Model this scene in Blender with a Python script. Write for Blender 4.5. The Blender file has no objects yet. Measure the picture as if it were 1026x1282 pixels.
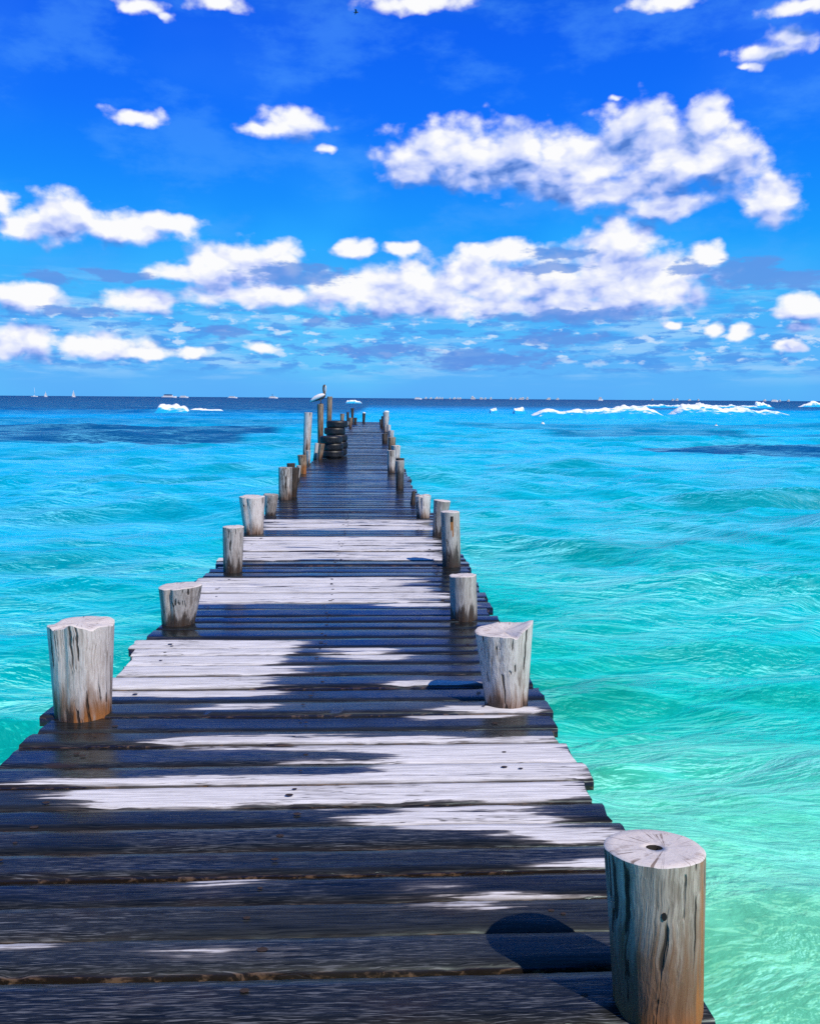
import bpy, bmesh, math, random
import numpy as np
from mathutils import Matrix, Vector

random.seed(7)
rng = np.random.default_rng(11)
sc = bpy.context.scene
COL = sc.collection
DECK = 1.0            # deck surface above the water (water is z = 0)

# ------------------------------------------------------------------ noise helpers
_perm = rng.random((256, 256))
def vnoise(x, y):
    x = np.asarray(x, float); y = np.asarray(y, float)
    xi = np.floor(x).astype(np.int64); yi = np.floor(y).astype(np.int64)
    fx = x - xi; fy = y - yi
    fx = fx*fx*(3-2*fx); fy = fy*fy*(3-2*fy)
    a = _perm[xi & 255, yi & 255]; b = _perm[(xi+1) & 255, yi & 255]
    c = _perm[xi & 255, (yi+1) & 255]; d = _perm[(xi+1) & 255, (yi+1) & 255]
    return (a*(1-fx)+b*fx)*(1-fy) + (c*(1-fx)+d*fx)*fy
def fbm(x, y, o=4, g=0.5):
    x = np.asarray(x, float); y = np.asarray(y, float)
    s = 0; a = 1; t = 0
    for k in range(o):
        s = s + a*vnoise(x*2**k+17.3*k, y*2**k+9.1*k); t += a; a *= g
    return s/t
def sstep(a, b, x):
    t = np.clip((np.asarray(x, float)-a)/(b-a), 0, 1); return t*t*(3-2*t)

# ------------------------------------------------------------------ node helpers
class NT:
    def __init__(s, nt): s.t = nt; s.N = nt.nodes; s.L = nt.links
    def n(s, typ, **k):
        o = s.N.new(typ)
        for a, b in k.items(): setattr(o, a, b)
        return o
    def put(s, sock, v):
        if isinstance(v, bpy.types.NodeSocket): s.L.new(v, sock)
        elif isinstance(v, (tuple, list)):
            d = len(sock.default_value); v = tuple(v)
            sock.default_value = (v+(1,))[:d] if len(v) < d else v[:d]
        else: sock.default_value = v
    def m(s, op, a, b=None, c=None, clamp=False):
        o = s.n('ShaderNodeMath', operation=op, use_clamp=clamp)
        for i, v in enumerate((a, b, c)):
            if v is not None: s.put(o.inputs[i], v)
        return o.outputs[0]
    def v(s, op, a, b=None, scale=None):
        o = s.n('ShaderNodeVectorMath', operation=op)
        s.put(o.inputs[0], a)
        if b is not None: s.put(o.inputs[1], b)
        if scale is not None: s.put(o.inputs['Scale'], scale)
        return o.outputs['Value'] if op in ('LENGTH', 'DOT_PRODUCT', 'DISTANCE') else o.outputs[0]
    def mix(s, f, a, b, blend='MIX'):
        o = s.n('ShaderNodeMix', data_type='RGBA', blend_type=blend)
        s.put(o.inputs[0], f); s.put(o.inputs[6], a); s.put(o.inputs[7], b)
        return o.outputs[2]
    def noise(s, vec, scale=1.0, detail=4.0, rough=0.5, dist=0.0, color=False, dim='3D'):
        o = s.n('ShaderNodeTexNoise', noise_dimensions=dim); s.put(o.inputs['Vector'], vec)
        o.inputs['Scale'].default_value = scale; o.inputs['Detail'].default_value = detail
        o.inputs['Roughness'].default_value = rough; o.inputs['Distortion'].default_value = dist
        return o.outputs['Color' if color else 'Fac']
    def ramp(s, f, stops, interp='LINEAR'):
        o = s.n('ShaderNodeValToRGB'); s.put(o.inputs[0], f); r = o.color_ramp; r.interpolation = interp
        while len(r.elements) < len(stops): r.elements.new(0.5)
        for e, (p, c) in zip(r.elements, stops):
            e.position = p; e.color = (c, c, c, 1) if not isinstance(c, (tuple, list)) else (tuple(c)+(1,))[:4]
        return o.outputs[0]
    def ss(s, x, a, b):
        o = s.n('ShaderNodeMapRange', interpolation_type='SMOOTHSTEP')
        s.put(o.inputs[0], x); o.inputs[1].default_value = a; o.inputs[2].default_value = b
        return o.outputs[0]
    def attr(s, name): return s.n('ShaderNodeAttribute', attribute_name=name)
    def sep(s, v):
        o = s.n('ShaderNodeSeparateXYZ'); s.put(o.inputs[0], v); return o.outputs
    def comb(s, x, y, z):
        o = s.n('ShaderNodeCombineXYZ')
        for i, q in enumerate((x, y, z)): s.put(o.inputs[i], q)
        return o.outputs[0]
    def bump(s, h, strength=0.5, distance=0.01, normal=None):
        o = s.n('ShaderNodeBump'); s.put(o.inputs['Height'], h)
        s.put(o.inputs['Strength'], strength); o.inputs['Distance'].default_value = distance
        if normal is not None: s.put(o.inputs['Normal'], normal)
        return o.outputs[0]

def material(name):
    m = bpy.data.materials.new(name); m.use_nodes = True
    m.node_tree.nodes.clear(); t = NT(m.node_tree)
    b = t.n('ShaderNodeBsdfPrincipled'); o = t.n('ShaderNodeOutputMaterial')
    t.L.new(b.outputs[0], o.inputs[0])
    return m, t, b

def plain(name, col, rough=0.6, var=0.15, scale=8.0, spec=0.5):
    m, t, b = material(name)
    co = t.n('ShaderNodeTexCoord').outputs['Object']
    n = t.noise(co, scale, 5, 0.6)
    t.put(b.inputs['Base Color'], t.mix(n, tuple(c*(1-var) for c in col), tuple(min(1, c*(1+var)) for c in col)))
    b.inputs['Roughness'].default_value = rough; b.inputs['Specular IOR Level'].default_value = spec
    return m

# ------------------------------------------------------------------ object helpers
def mesh_obj(name, verts, faces, mat=None, parent=None, smooth=True, loc=None):
    me = bpy.data.meshes.new(name)
    me.from_pydata([tuple(map(float, v)) for v in verts], [], [tuple(f) for f in faces])
    if smooth: me.polygons.foreach_set('use_smooth', [True]*len(me.polygons))
    me.update()
    o = bpy.data.objects.new(name, me); COL.objects.link(o)
    for q in (mat if isinstance(mat, (list, tuple)) else [mat]):
        if q: me.materials.append(q)
    if parent: o.parent = parent
    if loc is not None: o.location = loc
    return o
def fattr(o, name, vals):
    a = o.data.attributes.new(name, 'FLOAT', 'POINT'); a.data.foreach_set('value', np.asarray(vals, np.float32).ravel())
def tag(o, label=None, cat=None, group=None, kind=None):
    if label: o['label'] = label
    if cat: o['category'] = cat
    if group: o['group'] = group
    if kind: o['kind'] = kind
    return o
def empty(name, loc):
    o = bpy.data.objects.new(name, None); COL.objects.link(o); o.location = loc; o.empty_display_size = 0.2
    return o
class MB:                      # collects boxes, prisms and tubes into ONE mesh
    def __init__(s): s.v = []; s.f = []
    def add(s, vs, fs):
        k = len(s.v); s.v += [tuple(p) for p in vs]; s.f += [tuple(i+k for i in f) for f in fs]; return s
    def box(s, x0, x1, y0, y1, z0, z1, taper=0.0):
        t = taper
        s.add([(x0, y0, z0), (x1, y0, z0), (x1, y1, z0), (x0, y1, z0), (x0+t, y0+t, z1), (x1-t, y0+t, z1), (x1-t, y1-t, z1), (x0+t, y1-t, z1)],
              [(3, 2, 1, 0), (4, 5, 6, 7), (0, 1, 5, 4), (1, 2, 6, 5), (2, 3, 7, 6), (3, 0, 4, 7)]); return s
    def tube(s, pts, rads, seg=12, squash=None):
        vs = []; fs = []; P = [Vector(p) for p in pts]; up0 = None
        for i, p in enumerate(P):
            d = (P[min(i+1, len(P)-1)]-P[max(i-1, 0)]).normalized()
            a = Vector((0, 1, 0)) if abs(d.y) < 0.9 else Vector((1, 0, 0))
            u = d.cross(a).normalized(); w = d.cross(u).normalized()
            q = squash[i] if squash else 1.0
            for k in range(seg):
                t = 2*math.pi*k/seg
                vs.append(p + u*math.cos(t)*rads[i] + w*math.sin(t)*rads[i]*q)
        for i in range(len(P)-1):
            for k in range(seg):
                a = i*seg+k; b = i*seg+(k+1) % seg
                fs.append((a, b, b+seg, a+seg))
        n = len(vs); vs += [P[0], P[-1]]
        for k in range(seg):
            fs.append((n, (k+1) % seg, k)); fs.append((n+1, (len(P)-1)*seg+k, (len(P)-1)*seg+(k+1) % seg))
        s.add(vs, fs); return s
    def build(s, name, mat, parent=None, smooth=False, loc=None):
        return mesh_obj(name, s.v, s.f, mat, parent, smooth, loc)

# ================================================================== SKY
SUN_EL, SUN_ROT = 48.0, 138.0
world = bpy.data.worlds.new('World'); sc.world = world; world.use_nodes = True
world.node_tree.nodes.clear()
W = NT(world.node_tree)
dirv = W.n('ShaderNodeTexCoord').outputs['Generated']
dx, dy, dz = W.sep(dirv)
az = W.m('MULTIPLY', W.m('ARCTAN2', dx, dy), 57.29578)
el = W.m('MULTIPLY', W.m('ARCSINE', dz), 57.29578)
sky = W.n('ShaderNodeTexSky', sky_type='NISHITA')
sky.sun_disc = False; sky.sun_elevation = math.radians(SUN_EL); sky.sun_rotation = math.radians(SUN_ROT)
sky.air_density = 1.0; sky.dust_density = 0.4; sky.ozone_density = 3.0
k10 = lambda c: tuple(10*x for x in c)
grad = W.ramp(W.m('DIVIDE', el, 90.0, clamp=True),
    [(0.0, (.085, .43, .97)), (.03, (.095, .46, .98)), (.065, (.04, .42, .98)), (.11, (.003, .33, 1.0)), (.15, (.0, .24, 1.0)), (.19, (.0, .165, .99)), (.24, (.0, .12, .92)), (.36, (.006, .095, .42)), (1.0, (.008, .055, .20))])
# slightly darker and deeper towards the right-hand top, as in the photograph's sky
gsky = W.mix(0.04, W.v('SCALE', grad, scale=10.0), sky.outputs[0])
big = W.noise(W.comb(W.m('MULTIPLY', az, .05), W.m('MULTIPLY', el, .09), 3.3), 1.0, 3, .55, dim='2D')
gsky = W.mix(W.ss(big, .42, .75), gsky, W.v('ADD', W.v('MULTIPLY', gsky, (1.0, 1.22, 1.02)), (.12, 0, 0)))

veil = W.noise(W.comb(W.m('ADD', W.m('MULTIPLY', az, .13), 11.0), W.m('MULTIPLY', el, .30), 2.0), 1.0, 6, .6, dim='2D')
gsky = W.mix(W.m('MULTIPLY', W.ss(veil, .46, .72), W.m('MULTIPLY', W.ss(el, 5, 9), .30)), gsky, k10((.10, .40, 1.0)))
C_LIST = [(5.51,14.93,4.53,1.87),(2.72,14.38,2.03,1.27),(9.04,14.65,2.99,1.87),(12.78,14.18,4.36,1.87),(16.58,15.77,2.72,1.80),(20.37,16.27,1.54,1.26),(18.77,14.24,4.11,1.99),(21.53,14.05,2.59,1.55),(24.47,11.75,1.61,1.35),(17.95,11.69,2.58,0.82),(14.05,12.68,4.09,0.91),
 (-8.44,8.18,3.11,1.44),(-11.64,7.63,2.45,0.67),(-5.93,8.80,1.62,1.06),(-6.97,6.42,4.84,0.79),(-1.35,6.64,3.88,1.09),(2.53,6.98,4.13,1.63),(6.90,7.58,3.83,1.61),(8.15,9.14,3.14,0.82),(11.49,7.44,3.49,1.84),(15.64,9.47,2.41,1.59),(15.47,7.47,5.03,2.01),(18.86,7.28,2.81,1.70),(20.99,8.71,1.01,0.74),(4.87,5.89,7.68,0.70),(12.04,5.96,6.41,0.79),(-1.09,9.44,1.18,0.68),(2.04,9.48,1.03,0.48),
 (-18.98,10.45,1.98,1.42),(-15.60,10.10,3.06,0.91),(-12.86,10.40,2.12,0.65),(-20.98,9.62,1.31,0.75),(-22.05,11.06,0.77,0.65),(-20.72,5.80,2.04,1.01),(-14.57,5.84,2.11,0.81),(-21.36,3.32,2.04,1.12),(-17.01,3.07,2.92,0.82),(-14.68,2.68,1.54,0.49),(-11.53,2.75,1.48,0.35),(-7.02,3.18,1.12,0.35),
 (-14.36,16.32,1.96,0.55),(-5.08,16.53,2.90,1.13),(-3.10,15.23,0.91,0.31),(-7.31,16.21,1.97,0.48),(-13.79,21.95,1.66,0.50),(-9.34,22.52,2.20,0.62),(-12.42,21.62,0.56,0.31),(2.90,23.03,4.36,0.63),(17.67,22.39,1.92,0.46),(23.65,19.37,2.65,0.55),(24.89,20.03,2.10,0.77),(25.22,21.38,2.28,0.60),(22.60,18.85,1.10,0.28),(15.30,17.98,0.48,0.25),(26.59,5.43,1.62,0.73),(21.35,4.40,0.60,0.48),(18.89,4.54,0.62,0.29),(22.97,4.13,0.73,0.43),(26.31,4.33,0.86,0.33),(25.71,3.27,1.05,0.38)]
D_LIST = [(-19.79,7.05,1.52,0.37),(-15.70,7.26,1.88,0.33),(-4.93,7.70,3.07,0.78),(-9.02,4.14,1.31,0.35),(-3.62,4.85,1.03,0.30),(0.73,3.12,3.65,0.46),(7.51,2.54,4.63,0.56),(12.10,3.81,3.01,0.40),(23.49,7.21,2.65,0.55),(11.95,9.08,2.48,0.38),(-0.84,5.04,1.56,0.30),(-18.08,5.18,2.31,0.28),(11.47,8.17,2.25,0.48),(20.24,8.04,1.39,0.56),(13.06,5.30,5.41,0.40),(25.70,7.12,2.36,0.55),(23.23,7.78,1.69,0.74)]
p0 = W.comb(az, el, 0.0)
def warpvec(p, z, amt):
    q = W.v('MULTIPLY_ADD', p, (.55, 1.0, 0)) if False else W.v('MULTIPLY', p, (.6, 1.0, 0))
    w1 = W.noise(W.v('ADD', q, (z, z*.7, 0)), .62, 3.5, .58, color=True, dim='2D')
    return W.v('MULTIPLY', W.v('SUBTRACT', w1, (.5, .5, .5)), amt)
def blobs(p, lst, k=.35):
    acc = None
    for (a, e, ra, re) in lst:
        o = W.n('ShaderNodeVectorMath', operation='MULTIPLY_ADD')
        W.put(o.inputs[0], p); o.inputs[1].default_value = (1/ra, 1/re, 0); o.inputs[2].default_value = (-a/ra, -e/re, 0)
        l = W.v('LENGTH', o.outputs[0])
        if lst is C_LIST and (e > 15.2 and ra*re < 4) and ra < 5 and not 16 < a < 21.5: l = W.m('ADD', l, .34)
        if acc is None: acc = l
        else: acc = W.m('SMOOTH_MIN', acc, l, k)
    return W.m('SUBTRACT', 1.16, acc)
wv = warpvec(p0, 0.0, (1.35, .80, 0))
def cblob(off): return blobs(W.v('ADD', W.v('ADD', p0, wv), off), C_LIST)
def cnoise(off, det=6):
    q = W.v('MULTIPLY', W.v('ADD', p0, off), (.75, 1.1, 0))
    qw = W.v('ADD', q, W.v('SCALE', wv, scale=.25))
    n = W.noise(q, 1.1, det, .50, dim='2D')
    d = W.m('MULTIPLY', W.m('SUBTRACT', n, .5), 1.0)
    for sc_, am in ((.62, .66), (1.5, .20)):      # rounded cauliflower heads
        vo = W.n('ShaderNodeTexVoronoi', feature='F1', voronoi_dimensions='2D'); W.put(vo.inputs['Vector'], qw)
        vo.inputs['Scale'].default_value = sc_
        d = W.m('ADD', d, W.m('MULTIPLY', W.m('SUBTRACT', .46, vo.outputs['Distance']), am))
    return d
b1 = cblob((0, 0, 0)); b2 = cblob((.35, 1.15, 0))
n1 = cnoise((0, 0, 0), 5); n1s = cnoise((.02, .05, 0), 1.5); n2 = cnoise((.22, .55, 0), 1.5)
d1 = W.m('ADD', b1, W.m('MULTIPLY', n1, .85))
alpha = W.ss(d1, -.12, .58)
embB = W.m('SUBTRACT', W.m('MINIMUM', b1, .8), W.m('MINIMUM', b2, .8))
embN = W.m('SUBTRACT', n1s, n2)
soft = W.noise(W.v('MULTIPLY', p0, (.35, .9, 1)), 1.1, 4, .55, dim='2D')
soft2 = W.noise(W.v('MULTIPLY', W.v('ADD', p0, wv), (.5, .85, 0)), .8, 3, .5, dim='2D')
shade = W.m('ADD', W.m('MULTIPLY', embB, .52), W.m('ADD', W.m('MULTIPLY', embN, .34), W.m('ADD', W.m('MULTIPLY', W.m('SUBTRACT', soft2, .5), 1.7), W.m('SUBTRACT', .585, W.m('MULTIPLY', W.ss(el, 10.5, 13.0), .13)))))
ccol = W.ramp(shade, [(.0, (.09, .22, .66)), (.18, (.22, .37, .85)), (.38, (.46, .56, .97)), (.60, (.70, .76, 1.0)), (.92, (.98, .985, 1.0))])
ccol = W.v('SCALE', ccol, scale=9.9)
# thin blue-grey scraps and the low stratus near the horizon
wd = warpvec(p0, 7.0, (3.0, 1.0, 0))
dn = W.noise(W.v('MULTIPLY', p0, (.5, 1.7, 1)), 1.3, 5, .6, dim='2D')
dw = W.m('ADD', blobs(W.v('ADD', p0, wd), D_LIST), W.m('MULTIPLY', W.m('SUBTRACT', dn, .5), 1.9))
lown = W.noise(W.comb(W.m('MULTIPLY', az, .42), W.m('MULTIPLY', el, 1.75), 5.0), 1.0, 6, .62, dim='2D')
lowm = W.m('MULTIPLY', W.ss(lown, .48, .62), W.m('MULTIPLY', W.ss(el, 1.2, 2.2), W.m('SUBTRACT', 1.0, W.ss(el, 4.2, 8.0))))
lowb = W.noise(W.comb(W.m('ADD', W.m('MULTIPLY', az, .14), 31.0), W.m('MULTIPLY', el, 1.1), 15.0), 1.0, 5, .6, dim='2D')
lowl = W.m('MULTIPLY', W.ss(lowb, .46, .68), W.m('MULTIPLY', W.ss(el, .6, 2.2), W.m('SUBTRACT', 1.0, W.ss(el, 5, 8.5))))
s = W.mix(W.m('MULTIPLY', lowl, .75), gsky, k10((.34, .64, .98)))
s = W.mix(W.m('MULTIPLY', lowm, .80), s, k10((.08, .32, .84)))
pf = W.noise(W.comb(W.m('ADD', W.m('MULTIPLY', az, .6), 71.0), W.m('MULTIPLY', el, 1.5), 5.0), 1.0, 5, .55, dim='2D')
s = W.mix(W.m('MULTIPLY', W.m('MULTIPLY', W.ss(pf, .56, .70), .8), W.m('MULTIPLY', W.ss(el, 1.6, 2.8), W.m('SUBTRACT', 1.0, W.ss(el, 4.5, 7.0)))), s, k10((.62, .78, .99)))
s = W.mix(alpha, s, ccol)
s = W.mix(W.m('MULTIPLY', W.ss(dw, -.08, .55), .80), s, k10((.12, .30, .78)))
bg = W.n('ShaderNodeBackground'); W.put(bg.inputs['Color'], s); bg.inputs['Strength'].default_value = 0.1
W.L.new(bg.outputs[0], W.n('ShaderNodeOutputWorld').inputs[0])

sun = bpy.data.lights.new('sun', 'SUN'); sun.energy = 4.55; sun.angle = math.radians(.5); sun.color = (1.0, .93, .80)
so = bpy.data.objects.new('sun', sun); COL.objects.link(so)
e, r = math.radians(SUN_EL), math.radians(SUN_ROT)
tosun = Vector((math.sin(r)*math.cos(e), math.cos(r)*math.cos(e), math.sin(e)))
so.rotation_euler = tosun.to_track_quat('Z', 'Y').to_euler(); so.location = (20, -20, 30)

# ================================================================== CAMERA
cam = bpy.data.cameras.new('camera'); co = bpy.data.objects.new('camera', cam); COL.objects.link(co)
cam.sensor_fit = 'HORIZONTAL'; cam.sensor_width = 36; cam.lens = 1080/1026*36
cam.clip_start = .05; cam.clip_end = 60000
co.matrix_world = Matrix.Translation((0, 0, 2.6)) @ Matrix.Rotation(-math.radians(2.5227), 4, 'Z') @ Matrix.Rotation(math.radians(90-7.5096), 4, 'X') @ Matrix.Rotation(math.radians(.4), 4, 'Z')
sc.camera = co

# ================================================================== WATER
def make_water():
    th_f = np.radians(np.linspace(-42, 42, 640))
    th_b = np.radians(np.linspace(42, 318, 110))[1:-1]
    th = np.concatenate([th_f, th_b]); nt = len(th)
    r = [1.2]
    while r[-1] < 260: r.append(r[-1]*1.0085)
    while r[-1] < 40000: r.append(r[-1]*1.045)
    r = np.array(r); nr = len(r)
    R, T = np.meshgrid(r, th, indexing='ij')
    X = R*np.sin(T); Y = R*np.cos(T)
    dr = np.gradient(r)[:, None]*np.ones_like(T)
    # waves roll in towards the shore: crests mostly along X
    wx = X + 1.6*(fbm(X*.12, Y*.2, 3)-.5)*2; wy = Y + 2.2*(fbm(X*.10+50, Y*.22+7, 3)-.5)*2
    H = np.zeros_like(X)
    g = np.random.default_rng(5)
    for k in range(46):
        lam = .38*(8.5/.38)**(g.random()**.85)
        a = math.radians(g.normal(-6, 24 if lam < 2.5 else 13)); ph = g.random()*6.28
        amp = .0118*lam**.76*(.6+.8*g.random())
        kx, ky = math.sin(a)*2*math.pi/lam, math.cos(a)*2*math.pi/lam
        s_ = np.sin(kx*wx+ky*wy+ph)
        fade = sstep(2.0, 4.5, lam/dr)
        H += amp*fade*(np.exp(1.1*(s_-1))*2-.75)
    H *= .55+.9*fbm(X*.07+3, Y*.11, 3)
    # a few long swells further out, and the raised turquoise breaker shoulders
    H += .22*np.sin(2*math.pi*(Y+4*fbm(X*.03, Y*.02, 2))/13.0)*sstep(14, 45, Y)*(1-sstep(140, 220, R))*(fbm(X*.05, Y*.03+9, 2))
    def ridge(x0, x1, y0, hgt, w):
        m = sstep(x0-6, x0+6, X)*(1-sstep(x1-12, x1+12, X))
        q = (Y-y0-2.5*(fbm(X*.08, Y*0+y0, 3)-.5))/w
        return hgt*m*np.exp(-q*q)
    H += ridge(20, 44, 119, .45, 3.0)+ridge(50, 120, 156, .7, 4.5)+ridge(-38, -22, 138, .7, 3.0)
    H *= (1-sstep(300, 900, R))
    Z = H
    # ---- colour of the water body: pale sand shallows to deep blue
    D = np.sqrt((X*.55)**2 + Y**2)*np.where(Y > 0, 1, .6)
    D = D*(1+.16*(fbm(X*.10, Y*.10, 4)-.5)*2)*(1+.75*sstep(-.8, -4.0, X))+.2
    Xg = np.clip((X-1)/ (np.abs(Y)+2), -1, 1)
    st = np.array([2, 3.7, 5.3, 7.0, 11.5, 19, 28, 45, 128, 190, 260, 330, 1000, 40000.])
    cs = np.array([(.36,.88,.56),(.27,.85,.60),(.10,.76,.58),(.006,.64,.58),(.0,.60,.68),(.0,.58,.80),(.0,.58,.88),(.0,.56,.92),(.0,.45,.88),(.0,.35,.80),(.0,.15,.45),(.0,.070,.25),(.0,.045,.19),(.0,.04,.18)])
    Cc = np.stack([np.interp(np.log(np.maximum(D, .5)), np.log(st), cs[:, i]) for i in range(3)], -1)
    # reflection by wave slope painted into the tint: teal shoreward faces, paler backs
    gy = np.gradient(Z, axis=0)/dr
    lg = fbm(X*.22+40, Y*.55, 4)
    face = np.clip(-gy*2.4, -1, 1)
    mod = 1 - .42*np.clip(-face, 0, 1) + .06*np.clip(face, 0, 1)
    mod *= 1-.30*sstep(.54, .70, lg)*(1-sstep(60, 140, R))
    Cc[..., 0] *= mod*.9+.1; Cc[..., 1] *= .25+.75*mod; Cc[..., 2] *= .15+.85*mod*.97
    def patch(x0, x1, y0, y1, sx, sy, strength, lo, hi, seed):
        m = sstep(x0-sx, x0+sx, X)*(1-sstep(x1-sx, x1+sx, X))*sstep(y0-sy, y0+sy, Y)*(1-sstep(y1-sy, y1+sy, Y))
        n = fbm(X*.09+seed, Y*.16+seed, 5, .6)
        return strength*sstep(lo, hi, m*.62+n*.62)
    dark = patch(-60, -7.5, 46, 74, 4, 5, .97, .56, .74, 3)
    dark = np.maximum(dark, patch(-44, 0, 74, 100, 8, 8, .42, .62, .85, 31))
    dark = np.maximum(dark, patch(12.5, 30, 56, 70, 4, 4, .62, .62, .85, 11))
    dark = np.maximum(dark, patch(13, 60, 37.5, 44, 2.5, 2.2, .97, .60, .76, 23))
    dark = np.maximum(dark, patch(4, 70, 72, 90, 8, 6, .45, .62, .9, 51))
    dark = np.maximum(dark, patch(30, 90, 55, 64, 6, 3, .5, .62, .85, 61))
    dc = np.array([.002, .085, .26])
    Cc = Cc*(1-dark[..., None])+dc*dark[..., None]
    me = bpy.data.meshes.new('sea')
    co_ = np.stack([X, Y, Z], -1).reshape(-1, 3).astype(np.float32)
    cen = np.array([[0, 0, 0]], np.float32); co_ = np.concatenate([co_, cen])
    i = np.arange(nr-1)[:, None]; j = np.arange(nt)[None, :]; j2 = (j+1) % nt
    q = np.stack([i*nt+j, i*nt+j2, (i+1)*nt+j2, (i+1)*nt+j], -1).reshape(-1, 4)
    q = q[:, ::-1]
    c = len(co_)-1
    tri = np.stack([np.full(nt, c), (np.arange(nt)+1) % nt, np.arange(nt)], -1)[:, ::-1]
    tri = tri[:, ::-1] if False else tri
    loops = np.concatenate([q.ravel(), tri.ravel()]).astype(np.int32)
    tot = np.concatenate([np.full(len(q), 4), np.full(len(tri), 3)]).astype(np.int32)
    start = np.concatenate([[0], np.cumsum(tot)[:-1]]).astype(np.int32)
    me.vertices.add(len(co_)); me.vertices.foreach_set('co', co_.ravel())
    me.loops.add(len(loops)); me.loops.foreach_set('vertex_index', loops)
    me.polygons.add(len(tot)); me.polygons.foreach_set('loop_start', start)
    me.update(calc_edges=True); me.validate()
    me.polygons.foreach_set('use_smooth', np.ones(len(me.polygons), bool))
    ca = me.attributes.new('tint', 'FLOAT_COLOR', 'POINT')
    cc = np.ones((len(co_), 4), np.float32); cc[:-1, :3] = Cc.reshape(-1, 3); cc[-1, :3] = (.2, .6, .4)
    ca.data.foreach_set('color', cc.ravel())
    o = bpy.data.objects.new('sea', me); COL.objects.link(o)
    m, t, b = material('sea_water')
    pos = t.n('ShaderNodeNewGeometry').outputs['Position']
    px, py, pz = t.sep(pos)
    dist = t.v('LENGTH', pos)
    far = t.ss(dist, 15, 140)
    tint = t.attr('tint').outputs['Color']
    # drifting milky patches and lacy light painted into the surface colour
    wp = t.v('ADD', pos, t.v('MULTIPLY', t.v('SUBTRACT', t.noise(t.v('MULTIPLY', pos, (.5, .9, 0)), 1.0, 3, .5, color=True), (.5, .5, .5)), (1.5, .45, 0)))
    n1 = t.noise(t.v('MULTIPLY', wp, (.20, .55, 0)), 1.0, 4, .6)
    n2 = t.noise(t.v('MULTIPLY', wp, (.8, 3.6, 0)), 1.0, 6, .65, .25)
    n3 = t.noise(t.v('MULTIPLY', wp, (.05, .16, 0)), 1.0, 4, .6)
    n4 = t.noise(t.v('MULTIPLY', wp, (2.0, 8.5, 0)), 1.0, 5, .65)
    lace = t.m('MULTIPLY', t.ss(n1, .43, .62), t.m('MAXIMUM', t.ss(n2, .50, .64), t.m('MULTIPLY', t.ss(n4, .50, .62), .9)))
    lace = t.m('MULTIPLY', lace, t.m('SUBTRACT', 1.0, t.m('MULTIPLY', far, .45)))
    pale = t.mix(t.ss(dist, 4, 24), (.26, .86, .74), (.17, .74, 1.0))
    # sky reflection painted by facet slope: deep teal towards the shore, pale leaning away
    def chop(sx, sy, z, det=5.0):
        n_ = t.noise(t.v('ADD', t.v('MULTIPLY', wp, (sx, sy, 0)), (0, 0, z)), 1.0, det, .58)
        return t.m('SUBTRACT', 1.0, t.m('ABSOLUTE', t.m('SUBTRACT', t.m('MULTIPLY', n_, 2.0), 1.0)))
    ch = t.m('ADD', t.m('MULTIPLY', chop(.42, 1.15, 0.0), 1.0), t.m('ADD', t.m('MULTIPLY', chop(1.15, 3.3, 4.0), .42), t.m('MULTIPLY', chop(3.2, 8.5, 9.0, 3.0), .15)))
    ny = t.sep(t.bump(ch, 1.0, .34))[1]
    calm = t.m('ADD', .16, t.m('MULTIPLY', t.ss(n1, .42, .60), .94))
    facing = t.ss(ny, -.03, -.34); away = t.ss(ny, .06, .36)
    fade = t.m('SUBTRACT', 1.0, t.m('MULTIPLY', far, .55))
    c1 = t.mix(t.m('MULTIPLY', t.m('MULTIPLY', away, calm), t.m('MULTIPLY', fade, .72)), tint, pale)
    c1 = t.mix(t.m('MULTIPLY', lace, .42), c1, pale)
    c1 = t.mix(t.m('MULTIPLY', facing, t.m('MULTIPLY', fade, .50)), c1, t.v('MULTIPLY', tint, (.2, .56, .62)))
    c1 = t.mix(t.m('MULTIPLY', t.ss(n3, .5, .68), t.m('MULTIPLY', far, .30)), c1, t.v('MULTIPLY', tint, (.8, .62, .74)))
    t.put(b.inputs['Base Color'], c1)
    rp = t.noise(t.v('MULTIPLY', wp, (2.2, 5.0, 1)), 1.0, 5, .6)
    rp2 = t.noise(t.v('MULTIPLY', pos, (.7, 2.0, 1)), 1.0, 4, .6)
    rp3 = t.noise(t.v('MULTIPLY', pos, (6, 16, 1)), 1.0, 4, .6)
    h = t.m('ADD', t.m('ADD', t.m('MULTIPLY', rp, .6), rp2), t.m('MULTIPLY', rp3, .14))
    nrm = t.bump(h, t.m('SUBTRACT', .55, t.m('MULTIPLY', far, .30)), .16)
    t.put(b.inputs['Normal'], nrm)
    t.put(b.inputs['Roughness'], t.m('ADD', .34, t.m('MULTIPLY', far, .16)))
    b.inputs['IOR'].default_value = 1.33
    b.inputs['Specular Tint'].default_value = (.35, .80, 1.0, 1)
    t.put(b.inputs['Specular IOR Level'], t.m('SUBTRACT', .36, t.m('MULTIPLY', t.ss(dist, 5, 60), .29)))
    me.materials.append(m)
    tag(o, 'clear turquoise sea, pale green inshore and dark blue at the horizon', 'sea', kind='structure')
make_water()

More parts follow.
